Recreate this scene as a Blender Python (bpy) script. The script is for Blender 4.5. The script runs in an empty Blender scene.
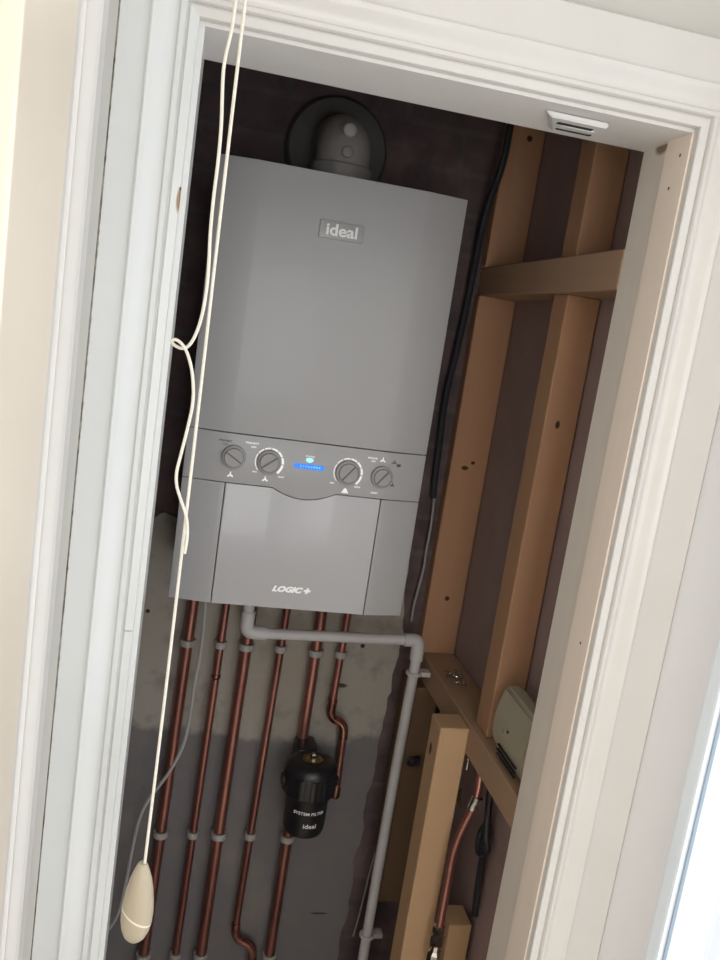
import bpy, bmesh, math, random
from mathutils import Vector, Matrix
random.seed(7)
PI = math.pi
S = bpy.context.scene
C = S.collection
Z0 = 1.232                      # height of the boiler's underside above the floor (m)

# ------------------------------------------------------------------ camera
def make_camera():
    loc = Vector((-.0065, -1.3687, .4705 + Z0))
    yaw, pitch, roll = .21234427, -.17046369, .14968949
    f = Vector((math.sin(yaw) * math.cos(pitch), math.cos(yaw) * math.cos(pitch), math.sin(pitch)))
    r0 = Vector((math.cos(yaw), -math.sin(yaw), 0)); u0 = r0.cross(f)
    r = math.cos(roll) * r0 + math.sin(roll) * u0
    u = -math.sin(roll) * r0 + math.cos(roll) * u0
    cd = bpy.data.cameras.new('camera')
    cd.sensor_fit = 'VERTICAL'; cd.sensor_height = 24; cd.lens = 853.53 / 960 * 24
    cd.clip_start = .02
    co = bpy.data.objects.new('camera', cd); C.objects.link(co)
    m = Matrix((r, u, -f)).transposed().to_4x4(); m.translation = loc
    co.matrix_world = m
    S.camera = co
make_camera()

# ------------------------------------------------------------------ world, daylight and added fill lights, exposure
w = bpy.data.worlds.new('sky'); S.world = w; w.use_nodes = True
w.node_tree.nodes['Background'].inputs[0].default_value = (.92, .96, 1, 1)
w.node_tree.nodes['Background'].inputs[1].default_value = 1.0
S.view_settings.view_transform = 'Standard'
S.view_settings.look = 'None'
S.view_settings.gamma = 1
S.view_settings.exposure = 0.0
def area(name, loc, rot, sx, sy, power, col):
    l = bpy.data.lights.new(name, 'AREA'); l.shape = 'RECTANGLE'; l.size = sx; l.size_y = sy
    l.energy = power; l.color = col
    o = bpy.data.objects.new(name, l); C.objects.link(o); o.location = loc; o.rotation_euler = rot
# daylight through the landing window on the right; the other lamps are added fill
area('daylight_side_window', (.80, -1.02, .25 + Z0), (0, PI / 2, 0), 1.2, .82, 3.0, (.90, .95, 1))
area('rear_fill', (.22, -2.58, .25 + Z0), (PI / 2, 0, 0), .62, 1.3, 12.5, (1, .97, .96))  # unseen source added behind the camera to light the cupboard from the front
area('ceiling_fill', (.26, -1.45, 1.16 + Z0), (0, 0, 0), .5, .9, 1.8, (1, .98, .95))  # added overhead, no known source; makes the boiler brighter towards its bottom
area('left_room_fill', (-1.08, -1.25, .25 + Z0), (0, -PI / 2, 0), 1.4, 1.2, 46.0, (1, .945, .90))  # warm fill added out of view on the left to brighten the right jamb

# ------------------------------------------------------------------ materials
def nodes(name):
    m = bpy.data.materials.new(name); m.use_nodes = True
    nt = m.node_tree; return m, nt, nt.nodes['Principled BSDF']
def lnk(nt, a, b): nt.links.new(a, b)
def rgb(c): return (c[0], c[1], c[2], 1)
def mixc(nt, fac, a, b):
    n = nt.nodes.new('ShaderNodeMix'); n.data_type = 'RGBA'
    if isinstance(fac, (int, float)): n.inputs[0].default_value = fac
    else: lnk(nt, fac, n.inputs[0])
    for i, v in ((6, a), (7, b)):
        if isinstance(v, tuple): n.inputs[i].default_value = rgb(v)
        else: lnk(nt, v, n.inputs[i])
    return n.outputs[2]
def ramp(nt, fac, p0, p1):
    n = nt.nodes.new('ShaderNodeMapRange'); n.inputs[1].default_value = p0; n.inputs[2].default_value = p1
    lnk(nt, fac, n.inputs[0]); return n.outputs[0]
def noise(nt, scale, detail=4, stretch=(1, 1, 1), rough=.6):
    g = nt.nodes.new('ShaderNodeNewGeometry')
    mp = nt.nodes.new('ShaderNodeMapping'); mp.inputs['Scale'].default_value = stretch
    lnk(nt, g.outputs['Position'], mp.inputs[0])
    n = nt.nodes.new('ShaderNodeTexNoise'); n.inputs['Scale'].default_value = scale
    n.inputs['Detail'].default_value = detail; n.inputs['Roughness'].default_value = rough
    lnk(nt, mp.outputs[0], n.inputs['Vector']); return n.outputs['Fac']
def bump(nt, b, h, strength, dist=.002):
    n = nt.nodes.new('ShaderNodeBump'); n.inputs['Strength'].default_value = strength
    n.inputs['Distance'].default_value = dist; lnk(nt, h, n.inputs['Height']); lnk(nt, n.outputs[0], b.inputs['Normal'])
def spot(nt, col, pos, r, c, squash=(1, 1, 1)):
    g = nt.nodes.new('ShaderNodeNewGeometry')
    s = nt.nodes.new('ShaderNodeVectorMath'); s.operation = 'SUBTRACT'
    lnk(nt, g.outputs['Position'], s.inputs[0]); s.inputs[1].default_value = (pos[0], pos[1], pos[2] + Z0)
    q = nt.nodes.new('ShaderNodeVectorMath'); q.operation = 'MULTIPLY'; q.inputs[1].default_value = squash
    lnk(nt, s.outputs[0], q.inputs[0])
    l = nt.nodes.new('ShaderNodeVectorMath'); l.operation = 'LENGTH'; lnk(nt, q.outputs[0], l.inputs[0])
    return mixc(nt, ramp(nt, l.outputs['Value'], r * 1.15, r * .7), col, c)
def M(name, c, rough=.5, c2=None, ns=8, metal=0, bs=0, bscale=60, spec=None, coat=0, stretch=(1, 1, 1), spots=()):
    m, nt, b = nodes(name)
    b.inputs['Roughness'].default_value = rough; b.inputs['Metallic'].default_value = metal
    if spec is not None: b.inputs['Specular IOR Level'].default_value = spec
    b.inputs['Coat Weight'].default_value = coat; b.inputs['Coat Roughness'].default_value = .12
    c2 = c2 or tuple(x * .93 for x in c)
    col = mixc(nt, ramp(nt, noise(nt, ns, stretch=stretch), .35, .65), c, c2)
    for s in spots: col = spot(nt, col, *s)
    lnk(nt, col, b.inputs['Base Color'])
    if bs: bump(nt, b, noise(nt, bscale, 5, stretch), bs)
    return m
def wood(name, c, c2, axis='z', rough=.7, spots=()):
    st = {'z': (1, 1, .07), 'y': (1, .07, 1), 'x': (.07, 1, 1)}[axis]
    m, nt, b = nodes(name); b.inputs['Roughness'].default_value = rough
    b.inputs['Specular IOR Level'].default_value = .25
    a = noise(nt, 45, 3, st); f = noise(nt, 6, 2, st)
    col = mixc(nt, ramp(nt, a, .3, .7), c, c2)
    col = mixc(nt, ramp(nt, f, .35, .7), col, tuple(x * .86 for x in c))
    for s in spots: col = spot(nt, col, *s)
    lnk(nt, col, b.inputs['Base Color']); bump(nt, b, a, .15, .001)
    return m

KN = (.055, .025, .015)
m_gloss = M('white_gloss_paint', (.72, .70, .665), .28, (.69, .67, .635), 5, bs=.04, bscale=14)
m_gloss_chip = M('white_gloss_paint_left', (.74, .755, .745), .28, (.71, .725, .715), 5, bs=.04, bscale=14,
                 spots=(((-.037, -.437, .575), .003, (.33, .2, .1), (1, .2, .22)), ((-.036, -.437, .586), .0025, (.1, .06, .04), (1, .2, 1)),
                        ((-.042, -.437, .105), .0035, (.45, .42, .38), (.6, .2, 3))))
m_soffit = M('primed_head_lining', (.82, .80, .77), .6, (.78, .76, .73), 12, bs=.1)
m_jamb_inner = wood('primed_jamb_board', (.88, .80, .71), (.83, .75, .66), 'z', .6, (((.528, -.345, .747), .016, (.33, .22, .14), (.3, 1, 1.6)),))
m_jamb_outer = wood('pale_bare_jamb_board', (.95, .82, .71), (.93, .79, .68), 'z', .6,
                    (((.5225, -.402, .726), .0022, KN, (.3, 1, 1)), ((.5225, -.391, .690), .0022, KN, (.3, 1, 1)), ((.5225, -.40, .12), .002, KN, (.3, 1, 1))))
m_wall = M('pale_emulsion', (.64, .63, .58), .8, (.62, .61, .56), 4, bs=.08, bscale=160)
m_wall_grey = M('cool_white_emulsion', (.80, .80, .82), .8, (.78, .78, .80), 4, bs=.08, bscale=160)
m_ceil = M('ceiling_emulsion', (.78, .77, .74), .85, bs=.05, bscale=120)
m_carpet = M('beige_carpet', (.56, .50, .43), .95, (.48, .42, .36), 90, bs=.6, bscale=400)
m_door = M('door_paint', (.90, .80, .66), .3, ns=3)
m_frame = M('window_frame_plastic', (.80, .87, .93), .25, ns=3)
m_seal = M('window_seal_rubber', (.30, .37, .45), .5, ns=20)
m_boiler = M('boiler_grey_plastic', (.39, .388, .393), .45, (.38, .378, .383), 3, coat=.1)
m_boiler_door = M('boiler_gloss_grey', (.46, .458, .47), .3, (.455, .453, .465), 3, coat=.2)
m_core = M('boiler_seam_dark', (.13, .13, .13), .7)
m_knob = M('knob_grey', (.33, .325, .32), .4, ns=30)
m_line = M('knob_pointer_grey', (.12, .12, .12), .5)
m_print = M('white_print', (.97, .97, .97), .5, (.95, .95, .95), metal=.55)
m_dprint = M('dark_print', (.10, .10, .10), .6)
m_badge = M('badge_grey', (.33, .33, .33), .3, ns=20)
m_badge_t = M('badge_silver_lettering', (.86, .86, .86), .3, ns=20)
m_copper = M('copper_pipe', (.46, .215, .175), .33, (.26, .11, .095), 14, metal=.85, stretch=(1, 1, .25), bs=.05, bscale=40)
m_copper_f = M('copper_fitting', (.54, .27, .21), .25, (.20, .085, .07), 30, metal=.9)
m_chrome = M('chromed_brass', (.75, .74, .70), .18, (.35, .33, .30), 60, metal=1)
m_brass = M('brass', (.55, .43, .22), .3, (.3, .22, .1), 60, metal=1)
m_clip = M('grey_clip_plastic', (.40, .385, .36), .55, (.33, .32, .30), 60)
m_waste = M('grey_waste_plastic', (.58, .565, .56), .42, (.52, .505, .50), 10)
m_gcable = M('grey_cable_sheath', (.40, .40, .39), .5)
m_bcable = M('black_cable_sheath', (.02, .022, .028), .45)
m_wcable = M('white_cable_sheath', (.34, .33, .31), .55)
m_black = M('black_filter_plastic', (.012, .012, .014), .33, (.016, .016, .018), 20)
m_flue = M('grey_flue_plastic', (.30, .285, .27), .45, (.25, .24, .23), 12)
m_flue_l = M('flue_cap_plastic', (.42, .41, .40), .4)
m_flange = M('flue_wall_seal_rubber', (.11, .105, .10), .6, (.09, .085, .08), 14)
m_cord = M('white_pull_cord', (.86, .83, .74), .8, (.80, .76, .66), 300, bs=.4, bscale=700)
m_alarm = M('cream_alarm_plastic', (.42, .375, .275), .5, ns=10)
m_slot = M('dark_slot', (.02, .02, .02), .7)
m_catch = M('white_catch_plastic', (.80, .79, .76), .4)
m_sheet = M('dark_brown_board', (.36, .255, .245), .8, (.32, .225, .215), 10, bs=.2)
m_closet = M('old_dark_plaster', (.12, .095, .09), .95, (.08, .062, .062), 9, bs=.6)
m_studs = wood('sawn_pine_upright', (.47, .265, .155), (.43, .235, .135), 'z', .75,
   (((.567, .25, .246), .0045, KN, (1, .3, 1.2)), ((.552, .25, .234), .0055, KN, (.7, .3, 1.2)), ((.562, .25, -.041), .0055, KN, (1, .3, 1)),
    ((.568, .25, .872), .006, KN, (1, .3, 1)), ((.565, -.115, .373), .004, KN, (1, .3, .6)), ((.477, -.04, -.225), .006, KN, (.3, 1, .6))))
m_rails = wood('sawn_pine_crosspiece', (.43, .275, .18), (.39, .245, .155), 'y', .75)
m_post = wood('sawn_pine_pale', (.60, .39, .225), (.56, .355, .195), 'z', .75, (((.477, -.04, -.225), .006, KN, (.3, 1, .5)),))

def brick_mat():
    m, nt, b = nodes('old_dark_brick'); b.inputs['Roughness'].default_value = .95  # dark brown brick with random lighter and darker blotches
    g = nt.nodes.new('ShaderNodeNewGeometry')
    sx = nt.nodes.new('ShaderNodeSeparateXYZ'); lnk(nt, g.outputs['Position'], sx.inputs[0])
    cx = nt.nodes.new('ShaderNodeCombineXYZ'); lnk(nt, sx.outputs[0], cx.inputs[0]); lnk(nt, sx.outputs[2], cx.inputs[1])
    br = nt.nodes.new('ShaderNodeTexBrick'); lnk(nt, cx.outputs[0], br.inputs['Vector'])
    br.inputs['Scale'].default_value = 1; br.inputs['Brick Width'].default_value = .225; br.inputs['Row Height'].default_value = .075
    br.inputs['Mortar Size'].default_value = .006
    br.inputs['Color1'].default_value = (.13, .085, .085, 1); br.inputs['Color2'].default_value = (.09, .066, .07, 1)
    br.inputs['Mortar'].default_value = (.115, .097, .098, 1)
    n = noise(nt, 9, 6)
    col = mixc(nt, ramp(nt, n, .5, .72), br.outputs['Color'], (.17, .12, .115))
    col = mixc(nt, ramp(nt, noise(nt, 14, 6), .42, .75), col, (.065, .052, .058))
    lnk(nt, col, b.inputs['Base Color']); bump(nt, b, n, .8, .01)
    return m
m_brick = brick_mat()
def plaster_mat():
    m, nt, b = nodes('grey_sand_render'); b.inputs['Roughness'].default_value = .92
    g = nt.nodes.new('ShaderNodeNewGeometry'); sx = nt.nodes.new('ShaderNodeSeparateXYZ'); lnk(nt, g.outputs['Position'], sx.inputs[0])
    n1 = noise(nt, 7, 6); ad = nt.nodes.new('ShaderNodeMath'); ad.operation = 'MULTIPLY_ADD'
    lnk(nt, n1, ad.inputs[0]); ad.inputs[1].default_value = .14; lnk(nt, sx.outputs[2], ad.inputs[2])
    low = ramp(nt, ad.outputs[0], Z0 - .315, Z0 - .295)
    c = mixc(nt, low, (.165, .155, .158), (.34, .315, .275))
    c = mixc(nt, ramp(nt, noise(nt, 15, 6), .52, .75), c, (.19, .172, .15))
    c = mixc(nt, ramp(nt, noise(nt, 3.2, 3), .5, .8), c, (.32, .285, .225))
    for q in (((-.035, .27, -.125), .0045, (.02, .015, .015), (1, .1, 1)), ((.405, .27, -.165), .005, (.02, .015, .015), (1, .1, 1)),
              ((.368, .27, -.255), .011, (.05, .045, .035), (.6, .1, 2)), ((.30, .27, -.25), .006, (.09, .08, .07), (2, .1, .6)),
              ((.40, .27, -.79), .012, (.05, .045, .04), (.6, .1, 4))):
        c = spot(nt, c, *q)
    lnk(nt, c, b.inputs['Base Color']); bump(nt, b, noise(nt, 40, 6), .5, .004)
    return m
m_plaster = plaster_mat()
def emit(name, c, s):
    m, nt, b = nodes(name); b.inputs['Base Color'].default_value = (0, 0, 0, 1)
    b.inputs['Emission Color'].default_value = rgb(c); b.inputs['Emission Strength'].default_value = s
    col = mixc(nt, ramp(nt, noise(nt, 260, 2), .4, .65), c, tuple(x * .55 for x in c)); lnk(nt, col, b.inputs['Emission Color'])
    return m
m_lcd = emit('blue_backlit_display', (.02, .20, 1.0), 1.5)
m_lcdt = emit('display_characters', (.10, .42, 1.0), 1.6)
m_led = emit('pale_blue_indicator', (.35, .85, 1.0), 1.6)
def glass_mat():
    m = bpy.data.materials.new('window_glass'); m.use_nodes = True; nt = m.node_tree; nt.nodes.clear()
    o = nt.nodes.new('ShaderNodeOutputMaterial'); t = nt.nodes.new('ShaderNodeBsdfTransparent'); g = nt.nodes.new('ShaderNodeBsdfGlossy')
    g.inputs['Roughness'].default_value = .03; x = nt.nodes.new('ShaderNodeMixShader'); x.inputs[0].default_value = .06
    lnk(nt, t.outputs[0], x.inputs[1]); lnk(nt, g.outputs[0], x.inputs[2]); lnk(nt, x.outputs[0], o.inputs[0]); return m
m_glass = glass_mat()

# ------------------------------------------------------------------ mesh helpers (all coordinates: z measured from the boiler's underside)
def B(): return bmesh.new()
def box(bm, x0, x1, y0, y1, z0, z1, bev=0, seg=2):
    t = bmesh.new()
    v = [t.verts.new((x, y, z)) for z in (z0, z1) for y in (y0, y1) for x in (x0, x1)]
    for f in ((0, 1, 3, 2), (4, 6, 7, 5), (0, 4, 5, 1), (2, 3, 7, 6), (0, 2, 6, 4), (1, 5, 7, 3)): t.faces.new([v[i] for i in f])
    bmesh.ops.recalc_face_normals(t, faces=t.faces)
    if bev: bmesh.ops.bevel(t, geom=list(t.edges), offset=bev, segments=seg, affect='EDGES', profile=.7)
    merge(bm, t)
def merge(bm, t):
    me = bpy.data.meshes.new('t'); t.to_mesh(me); t.free(); bm.from_mesh(me); bpy.data.meshes.remove(me)
def ring_join(bm, rings, closed=False, caps=True):
    vs = [[bm.verts.new(p) for p in r] for r in rings]
    n = len(vs[0]); R = len(vs)
    for i in range(R if closed else R - 1):
        a, b = vs[i], vs[(i + 1) % R]
        for k in range(n): bm.faces.new((a[k], a[(k + 1) % n], b[(k + 1) % n], b[k]))
    if caps and not closed:
        bm.faces.new(vs[0]); bm.faces.new(vs[-1])
def tube(bm, pts, r, n=14, closed=False, smooth=0):
    P = [Vector(p) for p in pts]
    for _ in range(smooth):
        Q = [P[0]] if not closed else []
        rng = range(len(P) - 1) if not closed else range(len(P))
        for i in rng:
            a, b = P[i], P[(i + 1) % len(P)]
            Q += [a.lerp(b, .25), a.lerp(b, .75)]
        if not closed: Q.append(P[-1])
        P = Q
    rad = r if callable(r) else (lambda t: r)
    N = len(P); rings = []; up = None
    for i, p in enumerate(P):
        if closed: d = (P[(i + 1) % N] - P[i - 1])
        else: d = P[min(i + 1, N - 1)] - P[max(i - 1, 0)]
        d.normalize()
        if up is None:
            up = d.orthogonal().normalized()
        up = (up - d * up.dot(d)).normalized(); s = d.cross(up)
        R_ = rad(i / (N - 1))
        rings.append([p + R_ * (math.cos(2 * PI * k / n) * up + math.sin(2 * PI * k / n) * s) for k in range(n)])
    ring_join(bm, rings, closed)
def rounded(pts, r, n=6):
    """polyline with each inner corner replaced by an arc of radius r"""
    P = [Vector(p) for p in pts]; out = [P[0]]
    for i in range(1, len(P) - 1):
        a = (P[i - 1] - P[i]); b = (P[i + 1] - P[i]); q = min(r, a.length * .49, b.length * .49)
        a.normalize(); b.normalize(); s, e = P[i] + a * q, P[i] + b * q
        for k in range(n + 1):
            t = k / n; out.append((1 - t) ** 2 * s + 2 * t * (1 - t) * P[i] + t * t * e)
    return out + [P[-1]]
def lathe(bm, prof, o, axis='z', n=40):
    """prof = [(radius, height)...]"""
    rings = []
    for r, h in prof:
        ring = []
        for k in range(n):
            a = 2 * PI * k / n; c, s = r * math.cos(a), r * math.sin(a)
            ring.append({'z': (o[0] + c, o[1] + s, o[2] + h), 'y': (o[0] + c, o[1] + h, o[2] + s), 'x': (o[0] + h, o[1] + c, o[2] + s)}[axis])
        rings.append(ring)
    ring_join(bm, rings)
def prism(bm, poly, axis, a, b):
    """extrude polygon (2D) along axis from a to b"""
    mp = {'y': lambda p, t: (p[0], t, p[1]), 'z': lambda p, t: (p[0], p[1], t), 'x': lambda p, t: (t, p[0], p[1])}[axis]
    ring_join(bm, [[mp(p, a) for p in poly], [mp(p, b) for p in poly]])
def finish(name, bm, m, smooth):
    bmesh.ops.recalc_face_normals(bm, faces=bm.faces)
    me = bpy.data.meshes.new(name); bm.to_mesh(me); bm.free(); me.materials.append(m)
    if smooth:
        for p in me.polygons: p.use_smooth = True
        me.set_sharp_from_angle(angle=math.radians(smooth))
    return me
ORG = {}
def obj(name, bm, m, parent=None, smooth=35, label=None):
    """link bm as one mesh object; its vertices are given in scene coordinates"""
    me = finish(name, bm, m, smooth)
    o = bpy.data.objects.new(name, me); C.objects.link(o)
    if parent is not None:
        top = ORG[parent.name]; me.transform(Matrix.Translation(-top)); o.parent = parent; ORG[o.name] = top
        o.location = (0, 0, 0)
    else:
        xs = [v.co for v in me.vertices]
        c = Vector(((min(v.x for v in xs) + max(v.x for v in xs)) / 2, (min(v.y for v in xs) + max(v.y for v in xs)) / 2, min(v.z for v in xs)))
        me.transform(Matrix.Translation(-c)); o.location = c + Vector((0, 0, Z0)); ORG[o.name] = c
    if label: o['label'] = label
    return o
def tag(o, label, cat, group=None):
    o['label'] = label; o['category'] = cat
    if group: o['group'] = group
    return o
def thing(name, loc, label, cat, group=None):
    o = bpy.data.objects.new(name, None); C.objects.link(o); o.empty_display_size = .05
    o.location = Vector(loc) + Vector((0, 0, Z0)); ORG[o.name] = Vector(loc)
    return tag(o, label, cat, group)
def struct(name, bm, m, parent=None, smooth=0):
    o = obj(name, bm, m, parent, smooth)
    if parent is None: o['kind'] = 'structure'
    return o
def text(bm, s, x, z, size, y, shear=0, bold=0, center=False, sx=1.0, depth=.0004, rot=0, follow=None):
    cu = bpy.data.curves.new('t', 'FONT'); cu.body = s; cu.size = size; cu.shear = shear; cu.offset = bold; cu.extrude = depth
    cu.resolution_u = 4
    cu.align_x = 'CENTER' if center else 'LEFT'
    to = bpy.data.objects.new('t', cu); C.objects.link(to)
    bpy.context.view_layer.update()
    me = bpy.data.meshes.new_from_object(to.evaluated_get(bpy.context.evaluated_depsgraph_get()))
    bpy.data.objects.remove(to); bpy.data.curves.remove(cu)
    me.transform(Matrix.Translation((x, y, z)) @ Matrix.Rotation(rot, 4, 'Y') @ Matrix.Rotation(PI / 2, 4, 'X') @ Matrix.Diagonal((sx, 1, 1, 1)))
    if follow:
        for v in me.vertices: v.co.y += follow(v.co.x)
    bm.from_mesh(me); bpy.data.meshes.remove(me)

FL = -Z0; CE = 1.17
XL, XR = -.030, .528           # cupboard opening
YF, YB = -.42, -.30            # front and back of its lining
HZ = .748                      # underside of the head

# ------------------------------------------------------------------ room shell
b = B(); box(b, -1.2, .9, -2.6, .5, FL - .05, FL); struct('floor', b, m_carpet)
b = B(); box(b, -1.2, .9, -2.6, .5, CE, CE + .05); struct('ceiling', b, m_ceil)
b = B()                                                     # wall with the cupboard opening
box(b, -.3, XL - .019, YF, YB, FL, CE); box(b, XR + .022, .9, YF, YB, FL, CE); box(b, XL - .019, XR + .022, YF, YB, HZ + .022, CE)
struct('wall_front', b, m_wall)
b = B(); box(b, -.215, -.113, -2.5, -1.60, FL, CE); box(b, -.215, -.113, -.91, YF, FL, CE); box(b, -.215, -.113, -1.60, -.91, HZ, CE)
struct('wall_left', b, m_wall)
WX, WY0, WY1, WZ0, WZ1 = .621, -1.50, -.545, -.42, .92
b = B()
box(b, WX, .76, -2.5, WY0, FL, CE); box(b, WX, .76, WY1, YF, FL, CE); box(b, WX, .76, WY0, WY1, FL, WZ0); box(b, WX, .76, WY0, WY1, WZ1, CE)
struct('wall_right', b, m_wall_grey)
RX0, RX1, RZ0, RZ1 = -.09, .53, -.42, .92
b = B()
box(b, -.215, RX0, -2.55, -2.45, FL, CE); box(b, RX1, .76, -2.55, -2.45, FL, CE); box(b, RX0, RX1, -2.55, -2.45, FL, RZ0); box(b, RX0, RX1, -2.55, -2.45, RZ1, CE)
struct('wall_rear', b, m_wall)
# cupboard shell
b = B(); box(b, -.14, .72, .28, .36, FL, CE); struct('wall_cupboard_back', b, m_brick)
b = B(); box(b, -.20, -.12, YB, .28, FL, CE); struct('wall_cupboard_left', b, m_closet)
b = B(); box(b, .600, .612, YB, .28, FL, CE); struct('wall_cupboard_right', b, m_sheet)

# grey render left on the lower part of the brick, with a broken edge
b = B()
pts = []
top = [(-.119, .05), (-.09, .062), (-.06, .055), (-.03, .075), (0, .07), (.06, .11), (.14, .10), (.22, .14), (.30, .13), (.38, .22), (.415, .30), (.44, .31)]
right = [(.452, .26), (.447, .2), (.455, .13), (.468, .06), (.476, -.02), (.484, -.09), (.488, -.13), (.482, -.2), (.479, -.28), (.473, -.35), (.474, -.43),
         (.467, -.5), (.468, -.58), (.461, -.66), (.466, -.76), (.458, -.86), (.455, -1.0), (.452, FL)]
out = []
for seq in (top, right):
    for i, p in enumerate(seq[:-1]):
        q = seq[i + 1]; n = 4
        for k in range(n):
            t = k / n; j = .0035
            out.append((p[0] + (q[0] - p[0]) * t + random.uniform(-j, j), p[1] + (q[1] - p[1]) * t + random.uniform(-j, j)))
out += [(.452, FL), (-.119, FL)]
out[0] = (-.119, .05)
prism(b, out, 'y', .270, .280)
struct('wall_cupboard_render', b, m_plaster)

# ------------------------------------------------------------------ door lining and architraves
b = B(); box(b, XL - .019, XL, YF, YB, FL, HZ); struct('trim_1', b, m_gloss_chip)
b = B(); box(b, XL - .019, XR + .022, YF, YB, HZ, HZ + .022); struct('trim_2', b, m_soffit)
b = B(); box(b, XR, XR + .022, -.367, YB, FL, HZ); struct('trim_3', b, m_jamb_inner)
b = B(); box(b, XR - .0055, XR + .022, YF, -.3675, FL, HZ); struct('trim_4', b, m_jamb_outer)

def prof(wd):
    """ogee architrave section: (distance from inner edge, projection)"""
    P = [(0, 0), (0, .010), (.001, .0115), (.0095, .012), (.0100, .0085), (.0125, .0085), (.0130, .0125), (.0145, .0145), (.0185, .0145), (.0205, .012)]
    for i in range(1, 14):
        t = i / 13; P.append((.0205 + .0225 * t, .012 - .0015 * math.sin(PI * t) + .0085 * (t * t * (3 - 2 * t))))
    P += [(.0445, .0212), (.0462, .0205), (.0468, .0185), (.0485, .018), (wd - .002, .018), (wd, .016), (wd, 0)]
    return [p for p in P if p[0] <= wd]
yv = -.4205
PR = prof(.093)
b = B()        # head
pr = PR; r1 = []; r2 = []
for d, h in pr:
    r1.append((max(XL - .006 - d, -.113 + 0), yv - h, HZ + .004 + d)); r2.append((XR - .0035 + d, yv - h, HZ + .004 + d))
ring_join(b, [r1, r2]); struct('trim_5', b, m_gloss, smooth=30)
b = B()        # left, scribed narrow into the corner
pr = prof(.093)
pl = [p for p in pr if p[0] <= .0755] + [(.0755, .018), (.0755, 0)]
ring_join(b, [[(XL - .006 - d, yv - h, FL) for d, h in pl], [(XL - .006 - d, yv - h, HZ + .004 + d) for d, h in pl]])
struct('trim_6', b, m_gloss_chip, smooth=30)
pq = prof(.0963)
b = B()        # right
ring_join(b, [[(XR - .0035 + d, yv - h, FL) for d, h in pq], [(XR - .0035 + d, yv - h, HZ + .004 + d) for d, h in pq]])
struct('trim_7', b, m_gloss, smooth=30)
# broken filler line where the left architrave meets the side wall
m_crack = M('cracked_filler', (.10, .085, .06), .9, (.32, .29, .24), 45)
b = B(); z = .85; prev = None
while z > -.45:
    wv = max(.0002, random.gauss(.0007, .0005)) if z > .0 else max(.0001, random.gauss(.0002, .0003))
    row = [b.verts.new((-.1129, yv - .0175 - wv * 1.6, z)), b.verts.new((-.1115 + wv * .3, yv - .0182, z)), b.verts.new((-.1115, yv - .0150, z))]
    if prev:
        for k in range(3): b.faces.new((prev[k], prev[(k + 1) % 3], row[(k + 1) % 3], row[k]))
    prev = row; z -= .004
struct('trim_8', b, m_crack)

# ---- door in the left wall
def vprof(xf, y0, sgn, z0, z1, wd, nx):
    P = prof(wd); bm = B()
    ring_join(bm, [[(xf + nx * h, y0 + sgn * d, z0) for d, h in P], [(xf + nx * h, y0 + sgn * d, z1) for d, h in P]])
    return bm
struct('trim_9', vprof(-.113, -.752, 1, FL, .85, .1, 1), m_gloss, smooth=30)
struct('trim_10', vprof(-.113, -1.60, -1, FL, .85, .1, 1), m_gloss, smooth=30)
b = B(); box(b, -.113, -.101, -.91, -.752, FL, HZ, .002); struct('trim_13', b, m_door)
b = B(); box(b, -.113, -.095, -1.60, -.752, HZ, .85, .003); struct('trim_11', b, m_gloss)
# open doorway: the room beyond it
b = B(); box(b, -1.2, -1.1, -2.5, YF, FL, CE); box(b, -1.1, -.215, YF - .08, YF, FL, CE); box(b, -1.1, -.215, -2.5, -2.42, FL, CE); struct('wall_side_room', b, m_wall)
b = B(); box(b, -.214, -.113, -.922, -.910, FL, HZ); box(b, -.214, -.113, -1.60, -1.588, FL, HZ); box(b, -.214, -.113, -1.588, -.922, HZ - .012, HZ); struct('trim_12', b, m_door)

# ---- windows
def window(n, x0, x1, y0, y1, z0, z1, axis):
    e = bpy.data.objects.new('window_%d' % n, None); C.objects.link(e); c = Vector(((x0 + x1) / 2, (y0 + y1) / 2, z0))
    e.location = c + Vector((0, 0, Z0)); ORG[e.name] = c; e['kind'] = 'structure'
    f = B(); t = .024; g = B(); s = B()
    if axis == 'x':
        box(f, x0, x1, y0, y0 + t, z0, z1, .004); box(f, x0, x1, y1 - t, y1, z0, z1, .004)
        box(f, x0, x1, y0 + t, y1 - t, z0, z0 + t, .004); box(f, x0, x1, y0 + t, y1 - t, z1 - t, z1, .004)
        xm = (x0 + x1) / 2; box(g, xm - .003, xm + .003, y0 + t, y1 - t, z0 + t, z1 - t)
        for ya in (y0 + t, y1 - t - .004): box(s, x0 + .006, x0 + .010, ya + .001, ya + .0035, z0 + t, z1 - t)
        for za in (z0 + t, z1 - t - .004): box(s, x0 + .004, x0 + .012, y0 + t + .004, y1 - t - .004, za, za + .004)
    else:
        box(f, x0, x0 + t, y0, y1, z0, z1, .004); box(f, x1 - t, x1, y0, y1, z0, z1, .004)
        box(f, x0 + t, x1 - t, y0, y1, z0, z0 + t, .004); box(f, x0 + t, x1 - t, y0, y1, z1 - t, z1, .004)
        ym = (y0 + y1) / 2; box(g, x0 + t, x1 - t, ym - .003, ym + .003, z0 + t, z1 - t)
        for xa in (x0 + t, x1 - t - .004): box(s, xa, xa + .004, y1 - .012, y1 - .004, z0 + t, z1 - t)
        for za in (z0 + t, z1 - t - .004): box(s, x0 + t + .004, x1 - t - .004, y1 - .012, y1 - .004, za, za + .004)
    fr = struct('window_frame', f, m_frame, e); struct('window_seal', s, m_seal, e); struct('window_pane', g, m_glass, e)
window(1, WX - .012, WX + .05, WY0, WY1, WZ0, WZ1, 'x')
window(2, RX0, RX1, -2.52, -2.44, RZ0, RZ1, 'y')  # unseen window, put in as an opening for the rear fill light

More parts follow.
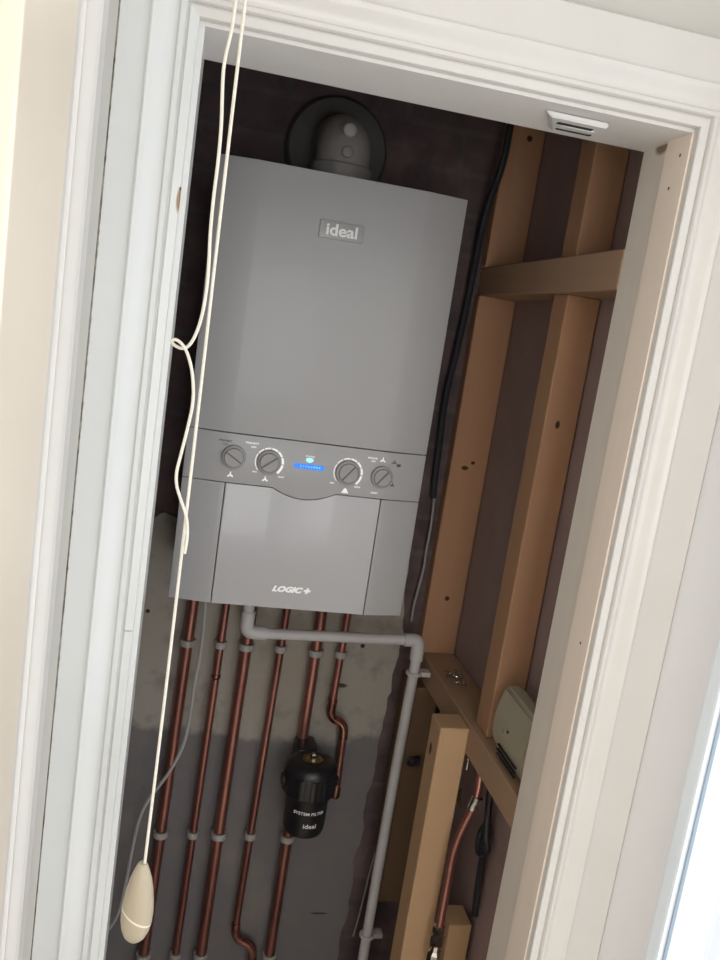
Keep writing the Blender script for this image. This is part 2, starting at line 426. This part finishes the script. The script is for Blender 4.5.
# ------------------------------------------------------------------ timber framing on the right
t = thing('stud_partition', (.556, 0, FL), 'bare pine stud framing with two crosspieces on the right side of the cupboard', 'stud partition')
SX0, SX1 = .529, .5995
def stud(x0, x1, y0, y1, z0, z1, m=m_studs, name='stud'):
    b = B(); box(b, x0, x1, y0, y1, z0, z1, .0018, 1); return obj(name, b, m, t)
stud(.522, .5985, .25, .279, -.162, .573)
stud(.524, .5985, .25, .279, .627, CE)
stud(.543, .5975, -.115, -.060, -.162, .573)
stud(.543, .5985, -.115, -.060, .627, CE)
stud(.527, SX1, YB, .279, .573, .627, m_rails, 'crosspiece')
stud(SX0, SX1, YB, .279, -.214, -.162, m_rails, 'crosspiece')
stud(.477, .5285, -.075, -.018, FL, -.168, m_post, 'post')
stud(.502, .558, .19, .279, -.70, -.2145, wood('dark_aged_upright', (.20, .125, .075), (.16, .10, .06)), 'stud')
t2 = thing('timber_block', (.565, -.07, FL), 'short pine post end low in the dark bay below the lower crosspiece', 'timber block')
b = B(); box(b, .547, .589, -.10, -.045, FL, -.528, .0015, 1); obj('post', b, m_post, t2)

# ------------------------------------------------------------------ boiler
bo = thing('boiler', (.1975, .14, 0), 'grey wall-hung combi boiler with four round dials and a blue display', 'boiler')
XA, XB_ = .0685, .3265
def fy(x):
    if x < XA: return -.012 + .012 * ((XA - x) / XA) ** 1.25
    if x > XB_: return -.012 + .012 * ((x - XB_) / (.395 - XB_)) ** 1.25
    return -.012
def panel(bm, xs, lo, hi, th=.012, off=0.0):
    rings = []
    for x in xs:
        y = fy(x) + off
        rings.append([(x, y, lo(x)), (x, y, hi(x)), (x, y + th, hi(x)), (x, y + th, lo(x))])
    ring_join(bm, rings)
def xr(a, b_, n=24):
    xs = [a + (b_ - a) * i / n for i in range(n + 1)]
    for k in (XA, XB_):
        if a < k < b_: xs.append(k)
    return sorted(set(xs))
def bevelled(bm, w=.0012):
    bmesh.ops.recalc_face_normals(bm, faces=bm.faces)
    es = [e for e in bm.edges if len(e.link_faces) == 2 and e.calc_face_angle(0) > .9]
    bmesh.ops.bevel(bm, geom=es, offset=w, segments=2, affect='EDGES', profile=.6)
b = B(); box(b, .003, .392, .004, .276, .003, .697, .004); obj('casing', b, m_boiler, bo, label='dark grey boiler body behind the front panels').data.materials[0] = m_boiler
b = B(); box(b, .006, .389, .0015, .0045, .006, .694); obj('seam_backing', b, m_core, bo, label='dark strip showing in the panel joints')
b = B(); panel(b, xr(0, .395), lambda x: .2845, lambda x: .700); bevelled(b); obj('front_panel', b, m_boiler, bo)
b = B(); rings = []
def tabz(x):
    a, c = .146, .247
    if x <= a or x >= c: return .2035
    tt = (x - a) / (c - a); return .2035 - .0145 * (math.sin(PI * tt) ** .8)
panel(b, xr(0, .395, 60), tabz, lambda x: .283); bevelled(b, .0008); cp = obj('control_panel', b, m_boiler, bo)
b = B(); panel(b, xr(XA + .0008, XB_ - .0008, 60), lambda x: 0.0, lambda x: tabz(x) - .0012); bevelled(b, .0008)
dd = obj('drop_down_door', b, m_boiler_door, bo, label='glossy grey lower door')
b = B(); panel(b, xr(0, XA - .0008, 8), lambda x: 0.0, lambda x: .2023); bevelled(b, .0008); obj('side_panel', b, m_boiler, bo)
b = B(); panel(b, xr(XB_ + .0008, .395, 8), lambda x: 0.0, lambda x: .2023); bevelled(b, .0008); obj('side_panel', b, m_boiler, bo)
# badge
b = B(); box(b, .163, .2335, -.0145, -.0115, .6035, .6305, .0012); bd = obj('badge', b, m_badge, bo, label='small grey badge with silver lettering')
b = B(); tube(b, [(.164, -.0146, .6045), (.2325, -.0146, .6045), (.2325, -.0146, .6295), (.164, -.0146, .6295)], .0006, 6, True); obj('badge_rim', b, m_flue_l, bd)
b = B(); text(b, 'ideal', .1985, .6095, .0245, -.0152, center=True, bold=.0006, sx=1.13); obj('badge_lettering', b, m_badge_t, bd, smooth=0)
b = B(); text(b, 'LOGIC', .1655, .0295, .0128, -.0126, shear=.35, bold=.0007, sx=1.25); text(b, '+', .2180, .0280, .0165, -.0126, shear=.2, bold=.0011, sx=1.1)
obj('door_lettering', b, m_print, dd, smooth=0)
# dials
def dial(x, z, r, ang, tilt=0):
    y = -.0122 + (fy(x + .006) + .012) * .5
    b = B(); lathe(b, [(r, 0), (r, -.004), (r * .97, -.006), (r * .80, -.007), (r * .78, -.0085), (r * .74, -.0095), (.0005, -.0095)], (x, y, z), 'y', 48)
    k = obj('control_dial', b, m_knob, bo, smooth=40)
    b = B(); c, s = math.cos(ang), math.sin(ang); L = r * .72; wv = .0011
    q = [(x - L * c - wv * -s, z - L * s - wv * c), (x + L * c - wv * -s, z + L * s - wv * c), (x + L * c + wv * -s, z + L * s + wv * c), (x - L * c + wv * -s, z - L * s + wv * c)]
    prism(b, q, 'y', y - .0093, y - .0106); obj('dial_pointer', b, m_line, k)
    b = B(); tube(b, [(x + r * .76 * math.cos(a), y - .0086, z + r * .76 * math.sin(a)) for a in [2 * PI * i / 40 for i in range(40)]], .0005, 6, True); obj('dial_groove', b, m_line, k)
dial(.0765, .2455, .0195, math.radians(-32)); dial(.1335, .2440, .0195, math.radians(38))
dial(.2640, .2415, .0205, math.radians(52)); dial(.3215, .2405, .0185, math.radians(52))
def arc(bm, x, z, r, a0, a1, w0, w1, n=10):
    P = []
    for i in range(n + 1):
        t_ = i / n; a = math.radians(a0 + (a1 - a0) * t_); P.append((r, a, w0 + (w1 - w0) * t_))
    poly = [((r_ - w_ * .5) * math.cos(a) + x, (r_ - w_ * .5) * math.sin(a) + z) for r_, a, w_ in P] + \
           [((r_ + w_ * .5) * math.cos(a) + x, (r_ + w_ * .5) * math.sin(a) + z) for r_, a, w_ in reversed(P)]
    prism(bm, poly, 'y', -.0118, -.0124)
for x, z, r in ((.1335, .2440, .0222), (.2640, .2415, .0232)):
    segs = [(222, 150, .0012, .0018), (146, 118, .0018, .0022), (114, 88, .0022, .0026), (84, 58, .0026, .0030), (54, 28, .0030, .0033), (24, -4, .0033, .0037), (-8, -48, .0037, .0042)]
    b = B()
    for s_ in segs: arc(b, x, z, r, *s_)
    obj('dial_scale', b, m_print, cp, smooth=0, label='white arc scale around a dial')
fl = lambda x: fy(x) + .012
def tap(bm, x, z, s=1.0):
    poly = [(-.0008, .004), (.0008, .004), (.0008, .0015), (.0018, -.001), (.0045, -.0022), (.0045, -.0045), (.002, -.0045), (.0014, -.0030), (-.0014, -.0030), (-.002, -.0045), (-.0045, -.0045), (-.0045, -.0022), (-.0018, -.001), (-.0008, .0015)]
    prism(bm, [(x + p * s, z + q * s) for p, q in poly], 'y', -.0118, -.0124)
def mark(bm, m=None): obj('panel_marking', bm, m or m_print, cp, smooth=0, label='white printed symbol' if m is None else 'dark printed symbol')
b = B(); tap(b, .0745, .2175); mark(b)
b = B(); tap(b, .1305, .2165); mark(b)
b = B()
prism(b, [(.2600, .2135), (.2618, .2135), (.2618, .2150), (.2650, .2150), (.2650, .2135), (.2668, .2135), (.2668, .2105), (.2690, .2090), (.2690, .2072), (.2580, .2072), (.2580, .2090), (.2600, .2105)], 'y', -.0118, -.0124); mark(b)
b = B(); tap(b, .3195, .2700, .95); mark(b)
for s_, x, z, sz in (('PREHEAT', .1035, .2700, .0042), ('ON', .1060, .2640, .0042), ('MIN', .1120, .2245, .0032), ('MAX', .1560, .2205, .0036), ('MIN', .2400, .2205, .0034), ('MAX', .2830, .2180, .0036),
                     ('BOILER', .3020, .2690, .0040), ('OFF', .3035, .2640, .0036), ('RESET', .3130, .2115, .0036)):
    b = B(); text(b, s_, x, z, sz, -.0122, center=True, bold=.00012, sx=1.25); mark(b)
b = B()
text(b, 'PREHEAT', .0610, .2690, .0042, -.0122, center=True, bold=.0001, sx=1.2, follow=fl); mark(b, m_dprint); b = B(); text(b, 'OFF', .0610, .2635, .0040, -.0122, center=True, sx=1.2, follow=fl)
mark(b, m_dprint); 
for q_ in range(3):
    bb = B()
    if q_ == 0: box(bb, .3445, .3515, -.0124, -.0116, .2600, .2650)
    elif q_ == 1: tap(bb, .3400, .2680, .8)
    else: tap(bb, .3420, .2300, .8)
    for v in bb.verts: v.co.y += fl(v.co.x)
    mark(bb, m_dprint)
# display
b = B(); box(b, .1745, .2235, -.0128, -.0116, .2395, .2475, .0006); lc = obj('display', b, m_lcd, bo, label='blue backlit display')
b = B()
for i in range(8):
    x = .1835 + i * .0045
    box(b, x, x + .0026, -.0131, -.0127, .2420, .2455)
obj('display_text', b, m_lcdt, lc, smooth=0)
b = B(); lathe(b, [(.0062, 0), (.0062, -.0005), (.0055, -.0012), (.0005, -.0016)], (.1985, -.0118, .2545), 'y', 28)
for v in b.verts: v.co.z = .2545 + (v.co.z - .2545) * .62
il = obj('indicator_light', b, m_led, bo, label='pale blue indicator light')
b = B(); text(b, 'STATUS', .1985, .2596, .0034, -.0122, center=True, bold=.0001, sx=1.2); obj('indicator_marking', b, m_print, il, smooth=0)
# flue
fl_c = (.207, .150)
b = B(); path = [(fl_c[0], fl_c[1], .699), (fl_c[0], fl_c[1], .785)]
P = [Vector((fl_c[0], fl_c[1], .699)), Vector((fl_c[0], fl_c[1], .755))]
for i in range(1, 13):
    a = PI / 2 * i / 12; P.append(Vector((fl_c[0], fl_c[1] + .055 * (1 - math.cos(a)), .755 + .034 * math.sin(a))))
P.append(Vector((fl_c[0], .279, .789)))
tube(b, P, .0465, 40); fe = obj('flue_elbow', b, m_flue, bo, smooth=50, label='grey plastic flue elbow on top of the boiler')
b = B(); lathe(b, [(.047, .7), (.056, .7), (.056, .712), (.0525, .715), (.0525, .738), (.050, .741), (.047, .741)], (fl_c[0], fl_c[1], 0), 'z', 48); obj('flue_collar', b, m_flue, fe)
for z, r, m in ((.793, .0095, m_flue_l), (.757, .0085, m_flue)):
    b = B(); lathe(b, [(r * 1.2, .004), (r * 1.2, -.002), (r * 1.0, -.004), (r * .9, -.0045), (.0005, -.0045)], (fl_c[0], fl_c[1] - .0455 + (0.005 if z > .78 else 0), z), 'y', 28); obj('test_cap', b, m, fe)
b = B(); lathe(b, [(.0005, .279), (.094, .279), (.094, .262), (.088, .254), (.070, .250), (.048, .249), (.0005, .249)], (.210, 0, .787), 'y', 56); obj('wall_seal', b, m_flange, bo, smooth=40, label='dark round seal where the flue meets the wall')

# ------------------------------------------------------------------ pipes
PY = .245
pipes = [(.048, .034, .011, 'first'), (.112, .100, .0078, 'second'), (.163, .153, .0115, 'third'), (.232, None, .0078, 'fourth'), (.304, .300, .011, 'fifth'), (.356, None, .0078, 'sixth')]
def px(i, z):
    a, c = pipes[i][0], pipes[i][1]
    if i == 3: c = .217
    if i == 5: c = .336
    return a + (c - a) * (-.17 - z) / .695
G = 'copper pipes under the boiler'
desc = ['wide copper pipe below the boiler, leftmost of the six', 'narrow straight copper pipe, second from left below the boiler', 'wide copper pipe directly behind the grey elbow, third from left',
        'narrow copper pipe with a low offset bend, fourth from left', 'wide copper pipe behind the black filter', 'short copper pipe with a kink and capped end beside the black filter']
for i, za, zb, ds in ((0, -.002, FL + .001, desc[0]), (1, -.002, FL + .001, desc[1]), (2, -.002, FL + .001, desc[2]),
                      (4, -.002, -.362, 'wide copper pipe running from the boiler down into the black filter, fifth from left'), (4, -.504, FL + .001, 'wide copper pipe continuing downwards from under the black filter')):
    e = thing('copper_pipe', (px(i, (za + zb) / 2), PY, zb), ds, 'pipe', G)
    r = pipes[i][2]
    b = B(); tube(b, [(px(i, za), PY, za), (px(i, zb), PY, zb)], r, 20); obj('pipe', b, m_copper, e)
    if za > -.1:
        b = B(); x = px(i, -.02)
        lathe(b, [(r + .0005, -.024), (r + .004, -.022), (r + .004, -.006), (r + .0015, -.004), (r + .0005, -.002)], (x, PY, 0), 'z', 24); obj('fitting', b, m_copper_f, e)
    if i == 1:
        b = B(); x = px(i, -.235); lathe(b, [(r + .0002, -.245), (r + .0016, -.243), (r + .0016, -.238), (r + .0002, -.236)], (x, PY, 0), 'z', 24); obj('solder_joint', b, m_copper_f, e)
e = thing('copper_pipe', (.23, PY, FL), desc[3], 'pipe', G)
pp = rounded([(px(3, -.002), PY, -.002), (px(3, -.79), PY, -.79), (.222, PY, -.828), (.262, PY, -.850), (.264, PY, -.89), (.263, PY, FL + .001)], .02)
b = B(); tube(b, pp, .0078, 18); obj('pipe', b, m_copper, e)
b = B(); tube(b, rounded([(px(3, -.795), PY, -.795), (.2215, PY, -.830), (.262, PY, -.851), (.2645, PY, -.892)], .020), .0095, 18); obj('elbow', b, m_copper_f, e)
e = thing('copper_pipe', (.36, PY, -.50), desc[5], 'pipe', G)
Y6 = .240
b = B(); tube(b, [(.360, PY, -.002), (px(5, -.285), Y6, -.285)], .0078, 18); obj('pipe', b, m_copper, e)
b = B(); tube(b, rounded([(px(5, -.272), Y6, -.272), (.352, Y6, -.312), (.384, Y6, -.325), (.386, Y6, -.358)], .020), .0098, 18); obj('elbow', b, m_copper_f, e)
b = B(); tube(b, [(.386, Y6, -.352), (.389, Y6, -.480)], .0078, 18); obj('pipe', b, m_copper, e)
b = B(); lathe(b, [(.0005, -.494), (.007, -.493), (.0098, -.488), (.0098, -.470), (.008, -.468)], (.389, Y6, 0), 'z', 24); obj('end_cap', b, m_copper_f, e)

# ---- saddle clips
def clip(x, y, z, r, label, wall=.270):
    e = thing('pipe_clip', (x, wall, z - .006), label, 'pipe clip', 'grey plastic pipe clips')
    b = B(); n = 20; ro, ri = r + .0042, r + .0006; h = .0065
    a0, a1 = math.radians(-222), math.radians(42)
    poly = [(x + ro * math.cos(a0 + (a1 - a0) * k / n), y + ro * math.sin(a0 + (a1 - a0) * k / n)) for k in range(n + 1)] + \
           [(x + ri * math.cos(a1 + (a0 - a1) * k / n), y + ri * math.sin(a1 + (a0 - a1) * k / n)) for k in range(n + 1)]
    prism(b, poly, 'z', z - h, z + h); obj('clip_ring', b, m_clip, e)
    b = B(); box(b, x - r * .7, x + r * .7, y + r + .0008, wall, z - h, z + h, .001); obj('clip_base', b, m_clip, e)
pos = ['leftmost pipe', 'second pipe', 'third pipe', 'fourth pipe', 'fifth pipe', 'kinked sixth pipe']
for z, row, idx in ((-.173, 'just below the boiler', (0, 1, 2, 3, 4, 5)), (-.588, 'halfway down the wall', (0, 1, 2, 3, 4)), (-.872, 'at the lowest row', (0, 1, 2, 4))):
    for i in idx:
        clip(px(i, z), PY, z - .003 * (i in (4, 5)), pipes[i][2], 'grey plastic clip on the %s, %s' % (pos[i], row))

# ---- grey condensate waste pipe
cw = thing('condensate_pipe', (.50, .21, FL), 'grey plastic waste pipe running right then down past the timber', 'pipe')
CY = .172
b = B(); tube(b, [(.149, CY, .0), (.151, CY, -.090)], .0105, 20); obj('pipe', b, m_waste, cw)
b = B(); tube(b, rounded([(.151, CY, -.074), (.151, CY, -.115), (.191, CY, -.116)], .014), .0132, 22); obj('elbow', b, m_waste, cw)
b = B(); tube(b, [(.189, CY, -.116), (.468, CY, -.108)], .0105, 20); obj('pipe', b, m_waste, cw)
b = B(); tube(b, rounded([(.462, CY, -.108), (.4915, CY, -.107), (.4925, CY, -.148)], .012), .0132, 22); obj('elbow', b, m_waste, cw)
b = B(); tube(b, [(.4925, CY, -.146), (.487, CY, -.47), (.485, CY, FL + .001)], .0105, 20, smooth=1); obj('pipe', b, m_waste, cw)
for z, x, label in ((-.176, .4925, 'pale plastic clip holding the grey waste pipe beside the lower crosspiece'), (-.765, .486, 'pale plastic clip holding the grey waste pipe near its low end')):
    e = thing('pipe_clip', (x + .01, CY, z - .006), label, 'pipe clip', 'waste pipe clips')
    b = B()
    tube(b, [(x + .0128 * math.cos(a), CY + .0128 * math.sin(a), z) for a in [2 * PI * k / 24 for k in range(24)]], .0038, 8, True)
    obj('clip_ring', b, m_waste, e)
    b = B(); box(b, x + .013, x + .034, CY - .004, CY + .017, z - .006, z + .004, .0015); obj('clip_arm', b, m_waste, e)

# ---- black magnetic filter
fx, fyy = .314, .163
ft = thing('system_filter', (fx, fyy, -.53), 'black cylindrical filter with brass top mounted on the fifth copper pipe', 'filter')
b = B(); lathe(b, [(.0005, -.528), (.030, -.528), (.0385, -.523), (.0415, -.512), (.0425, -.452), (.044, -.448), (.044, -.440), (.0005, -.440)], (fx, fyy, 0), 'z', 48); fb = obj('filter_body', b, m_black, ft)
b = B(); lathe(b, [(.0005, -.442), (.0495, -.442), (.0515, -.438), (.0515, -.392), (.049, -.383), (.043, -.377), (.030, -.374), (.023, -.3735), (.0215, -.379), (.0005, -.379)], (fx, fyy, 0), 'z', 48); obj('filter_collar', b, m_black, ft)
b = B(); poly = []
for k in range(144):
    a = 2 * PI * k / 144; rr = .0522 + .0016 * max(0, math.cos(12 * a)) ** .5 if math.cos(12 * a) > 0 else .0522
    poly.append((fx + rr * math.cos(a), fyy + rr * math.sin(a)))
prism(b, poly, 'z', -.437, -.396); obj('grip_ring', b, m_black, ft)
b = B(); lathe(b, [(.0005, -.3785), (.0205, -.3785), (.0205, -.373), (.018, -.3715), (.015, -.3745), (.0005, -.3745)], (fx, fyy, 0), 'z', 32); br = obj('brass_cap', b, m_brass, ft, label='round brass cap on the filter top')
b = B(); lathe(b, [(.0005, -.3745), (.0065, -.3745), (.0065, -.364), (.005, -.3625), (.0005, -.3625)], (fx, fyy, 0), 'z', 6); obj('bleed_screw', b, m_chrome, br)
b = B(); box(b, fx - .026, fx + .014, fyy + .030, PY + .010, -.512, -.372, .006); obj('filter_bracket', b, m_black, ft)
b = B(); lathe(b, [(.0005, -.058), (.010, -.058), (.012, -.055), (.012, .055 - .004), (.010, .056), (.0005, .056)], (fx, fyy, -.418), 'x', 20); obj('side_lug', b, m_black, ft)
b = B()
def wrap(s, z, size, a_off, sx=1.1):
    tb = B(); text(tb, s, 0, z, size, 0, center=True, bold=.0001, sx=sx)
    R_ = .0430
    for v in tb.verts:
        a = -PI / 2 + a_off + v.co.x / R_; rr = R_ - v.co.y * .5
        v.co.x, v.co.y = fx + rr * math.cos(a), fyy + rr * math.sin(a)
    merge(b, tb)
wrap('SYSTEM FILTER', -.471, .0085, 0.0, 1.15)
wrap('ideal', -.4985, .0125, .10, 1.2)
obj('filter_lettering', b, m_badge_t, fb, smooth=0)
for o_ in [ft]: o_.location.z += .009

# ---- cables
b = B(); tube(b, [(.066, .20, -.002), (.071, .20, -.08), (.074, .20, -.16), (.068, .20, -.25), (.068, .20, -.31), (.063, .20, -.37), (.040, .20, -.43), (.010, .20, -.48), (-.006, .20, -.52), (-.014, .20, -.60), (-.018, .20, -.68), (-.026, .20, -.745), (-.047, .20, -.785), (-.08, .205, -.81), (-.119, .21, -.82)], .0034, 10, smooth=3)
tag(obj('power_cable', b, m_gcable), 'thin grey flex curving down from the boiler across the leftmost pipe', 'cable')
b = B(); tube(b, [(.512, .205, CE), (.512, .205, .875), (.510, .206, .80), (.504, .245, .73), (.5035, .255, .60), (.5020, .262, .52), (.497, .262, .44), (.490, .262, .36), (.495, .262, .28), (.497, .262, .20), (.500, .262, .165)], .0065, 10, smooth=2)
tag(obj('armoured_cable', b, m_bcable), 'black cable running down the dark corner beside the studs', 'cable')
b = B(); tube(b, [(.503, .262, .163), (.506, .262, .10), (.504, .262, .05), (.506, .262, .02), (.501, .262, -.03), (.497, .262, -.07), (.498, .262, -.10)], .0026, 8, smooth=2)
tag(obj('white_cable', b, m_wcable), 'thin pale wire emerging below the black cable right of the boiler', 'cable')
b = B(); tube(b, [(.510, .262, -.60), (.499, .262, -.66), (.494, .262, -.74), (.489, .262, -.80), (.484, .262, -.84)], .0022, 8, smooth=2)
tag(obj('loose_wire', b, m_wcable), 'thin grey wire slanting down left of the waste pipe low on the wall', 'cable')

# ------------------------------------------------------------------ alarm box on the lower crosspiece
al = thing('carbon_monoxide_alarm', (.562, -.21, -.162), 'cream rounded plastic alarm standing on the lower crosspiece beside the door lining', 'alarm')
b = B(); pf = []
for k in range(13):
    tt = k / 12; z = -.1615 + .112 * tt; pf.append((.5435 - .010 * math.sin(PI * min(1, tt * 1.05 + .02)) + .010 * (1 - math.sin(PI * .5 * min(1, (tt + .02) * 3))), z))
poly = pf + [(.572, -.0495), (.574, -.0525), (.574, -.1615)]
prism(b, poly, 'y', -.285, -.148)
bmesh.ops.recalc_face_normals(b, faces=b.faces)
es = [e_ for e_ in b.edges if len(e_.link_faces) == 2 and e_.calc_face_angle(0) > .9]; bmesh.ops.bevel(b, geom=es, offset=.006, segments=3, affect='EDGES')
obj('alarm_case', b, m_alarm, al)
b = B()
for k in range(3):
    z = -.151 + k * .0075; b = B(); box(b, .5325 + (.0012 if k == 0 else 0), .5365, -.262, -.185, z, z + .0016); obj('sounder_slot', b, m_slot, al)
b = B(); box(b, .5325, .5365, -.200, -.192, -.110, -.104, .001); obj('test_button', b, m_knob, al)
b = B(); lathe(b, [(.0022, 0), (.0022, -.0015), (.0005, -.002)], (.5335, -.215, -.10), 'x', 12); obj('indicator_light', b, m_slot, al)

# ------------------------------------------------------------------ catch under the head
ct = thing('door_catch', (.395, -.345, HZ), 'white plastic magnetic door catch under the head of the opening', 'door catch')
b = B(); r_ = [[(.353, -.393, HZ - .001), (.432, -.393, HZ - .001), (.440, -.329, HZ - .001), (.383, -.329, HZ - .001)], [(.361, -.391, HZ - .007), (.433, -.391, HZ - .007), (.434, -.333, HZ - .007), (.387, -.333, HZ - .007)]]
ring_join(b, r_); bmesh.ops.recalc_face_normals(b, faces=b.faces); bmesh.ops.bevel(b, geom=list(b.edges), offset=.0015, segments=2, affect='EDGES'); obj('catch_body', b, m_catch, ct)
b = B(); box(b, .384, .426, -.3695, -.3555, HZ - .0085, HZ - .006, .001); obj('magnet_bar', b, m_catch, ct)
for y, dx in ((-.3770, -.003), (-.3535, .006)):
    b = B(); box(b, .380 + dx, .424 + dx, y, y + .0070, HZ - .0078, HZ - .006); obj('steel_plate', b, m_slot, ct, label='dark steel strip')

# ------------------------------------------------------------------ pull cords
CYD = -.68
pc = thing('pull_cord', (.0, CYD, -.09), 'straight white pull cord ending in a cream teardrop toggle', 'pull cord')
b = B(); tube(b, [(.0035, CYD, CE), (.0030, CYD, .695), (.0028, CYD, .58), (.0034, CYD, .366), (.0034, CYD, .143), (.0025, CYD, -.012)], .0013, 8, smooth=2); obj('cord', b, m_cord, pc)
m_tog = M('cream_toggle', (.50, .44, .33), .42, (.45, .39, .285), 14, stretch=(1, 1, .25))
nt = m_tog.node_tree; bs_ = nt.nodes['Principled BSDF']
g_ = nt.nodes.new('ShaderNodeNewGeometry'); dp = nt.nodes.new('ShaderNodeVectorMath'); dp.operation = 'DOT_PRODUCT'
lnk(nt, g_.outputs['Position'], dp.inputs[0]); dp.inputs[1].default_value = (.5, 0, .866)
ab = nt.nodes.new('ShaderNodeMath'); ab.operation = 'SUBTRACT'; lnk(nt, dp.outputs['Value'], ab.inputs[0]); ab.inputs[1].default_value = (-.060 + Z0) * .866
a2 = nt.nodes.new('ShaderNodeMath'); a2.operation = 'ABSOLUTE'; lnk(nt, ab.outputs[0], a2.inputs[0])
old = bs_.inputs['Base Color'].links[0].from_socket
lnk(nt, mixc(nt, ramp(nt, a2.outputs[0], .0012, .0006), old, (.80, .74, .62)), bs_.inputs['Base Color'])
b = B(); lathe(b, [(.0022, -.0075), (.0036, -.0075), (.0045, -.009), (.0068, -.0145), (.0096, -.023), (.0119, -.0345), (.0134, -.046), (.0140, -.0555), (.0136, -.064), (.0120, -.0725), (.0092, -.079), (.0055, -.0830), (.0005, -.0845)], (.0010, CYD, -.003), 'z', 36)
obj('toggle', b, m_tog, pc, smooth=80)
b = B()
K = [(-.004, .0, CE), (-.003, 0, .72), (-.003, 0, .694), (-.003, 0, .674), (-.006, 0, .652), (-.006, 0, .638), (-.002, 0, .596), (-.003, 0, .537), (.0005, 0, .492), (-.001, 0, .462), (-.006, 0, .443), (-.012, .001, .4365), (-.0195, .002, .4385), (-.0225, 0, .4420), (-.0185, -.002, .4440), (-.012, -.003, .4395), (-.007, -.003, .4305), (-.003, -.001, .418), (-.000, 0, .398), (-.002, 0, .378), (-.0048, 0, .357), (-.008, 0, .334), (-.0015, -.002, .318), (.005, -.003, .305), (.0075, -.003, .288), (.0065, -.003, .274)]
tube(b, [(x - .001, CYD - .004 + y, z) for x, y, z in K], .0013, 8, smooth=3)
kc = obj('knotted_cord', b, m_cord); tag(kc, 'loose wavy white cord with a small loop knot beside the straight pull cord', 'cord')

# ------------------------------------------------------------------ oddments in the low dark bay
e = thing('bent_copper_pipe', (.5205, -.12, FL), 'copper pipe bending right in the dark bay behind the pale post', 'pipe')
b = B(); tube(b, rounded([(.520, -.12, FL + .001), (.5205, -.12, -.60), (.5205, -.12, -.355), (.545, -.12, -.276), (.552, -.10, -.222)], .035), .0068, 16); obj('pipe', b, m_copper, e)
b = B(); tube(b, [(.5405, -.120, -.290), (.5465, -.119, -.268)], .0098, 16); obj('joint', b, m_chrome, e)
b = B(); lathe(b, [(.007, -.549), (.0125, -.547), (.0125, -.534), (.0100, -.532), (.0100, -.526), (.0117, -.524), (.0117, -.514), (.007, -.512)], (.5205, -.12, 0), 'z', 6); obj('compression_fitting', b, m_chrome, e, smooth=0)
b = B(); lathe(b, [(.007, -.583), (.0135, -.581), (.0135, -.565), (.0085, -.561), (.007, -.550)], (.5205, -.12, 0), 'z', 8); obj('compression_nut', b, m_chrome, e, smooth=0)
v = thing('isolation_valve', (.578, .06, -.30), 'small chromed valve glinting just under the lower crosspiece', 'valve')
b = B(); lathe(b, [(.0005, -.018), (.007, -.018), (.007, -.008), (.010, -.007), (.010, .007), (.007, .008), (.007, .018), (.0005, .018)], (.575, .02, -.262), 'x', 8); obj('valve_body', b, m_chrome, v, smooth=0)
b = B(); tube(b, [(.575, .02, -.262), (.572, .01, -.290)], .004, 10); obj('valve_spindle', b, m_chrome, v)
b = B(); tube(b, [(.585, -.07, -.24), (.582, -.09, -.30), (.577, -.11, -.34), (.583, -.12, -.37), (.575, -.10, -.39), (.580, -.08, -.36), (.585, -.1, -.32), (.584, -.1, -.42), (.585, -.11, -.50)], .0065, 8, smooth=2)
tag(obj('cable_bundle', b, m_bcable), 'looped black cable hanging in the dark bay against the brown board', 'cable')
b = B(); prism(b, [(.560, -.325), (.566, -.322), (.567, -.352), (.572, -.355), (.572, -.360), (.560, -.358)], 'y', .0, .006)
tag(obj('metal_bracket', b, m_brass), 'small tan metal bracket in the dark bay behind the pale post', 'bracket')
b = B(); random.seed(3); q = []
for k in range(26): q.append((.556 + random.uniform(-.02, .018), .10 + random.uniform(-.045, .045), -.158 + random.uniform(0, .012)))
tube(b, q, .0009, 6, smooth=2); tag(obj('wire_offcut', b, m_chrome), 'tangle of shiny wire offcuts lying on the lower crosspiece', 'wire')
e = thing('cable_clip', (.522, .186, -.37), 'small dark clip fixed to the brown upright right of the waste pipe', 'clip')
b = B(); tube(b, [(.523 + .009 * math.cos(a), .182, -.372 + .008 * math.sin(a)) for a in [2 * PI * k / 18 for k in range(18)]], .0032, 8, True); obj('clip_ring', b, m_bcable, e)
b = B(); box(b, .530, .540, .1785, .1895, -.380, -.362, .002); obj('clip_base', b, m_bcable, e)
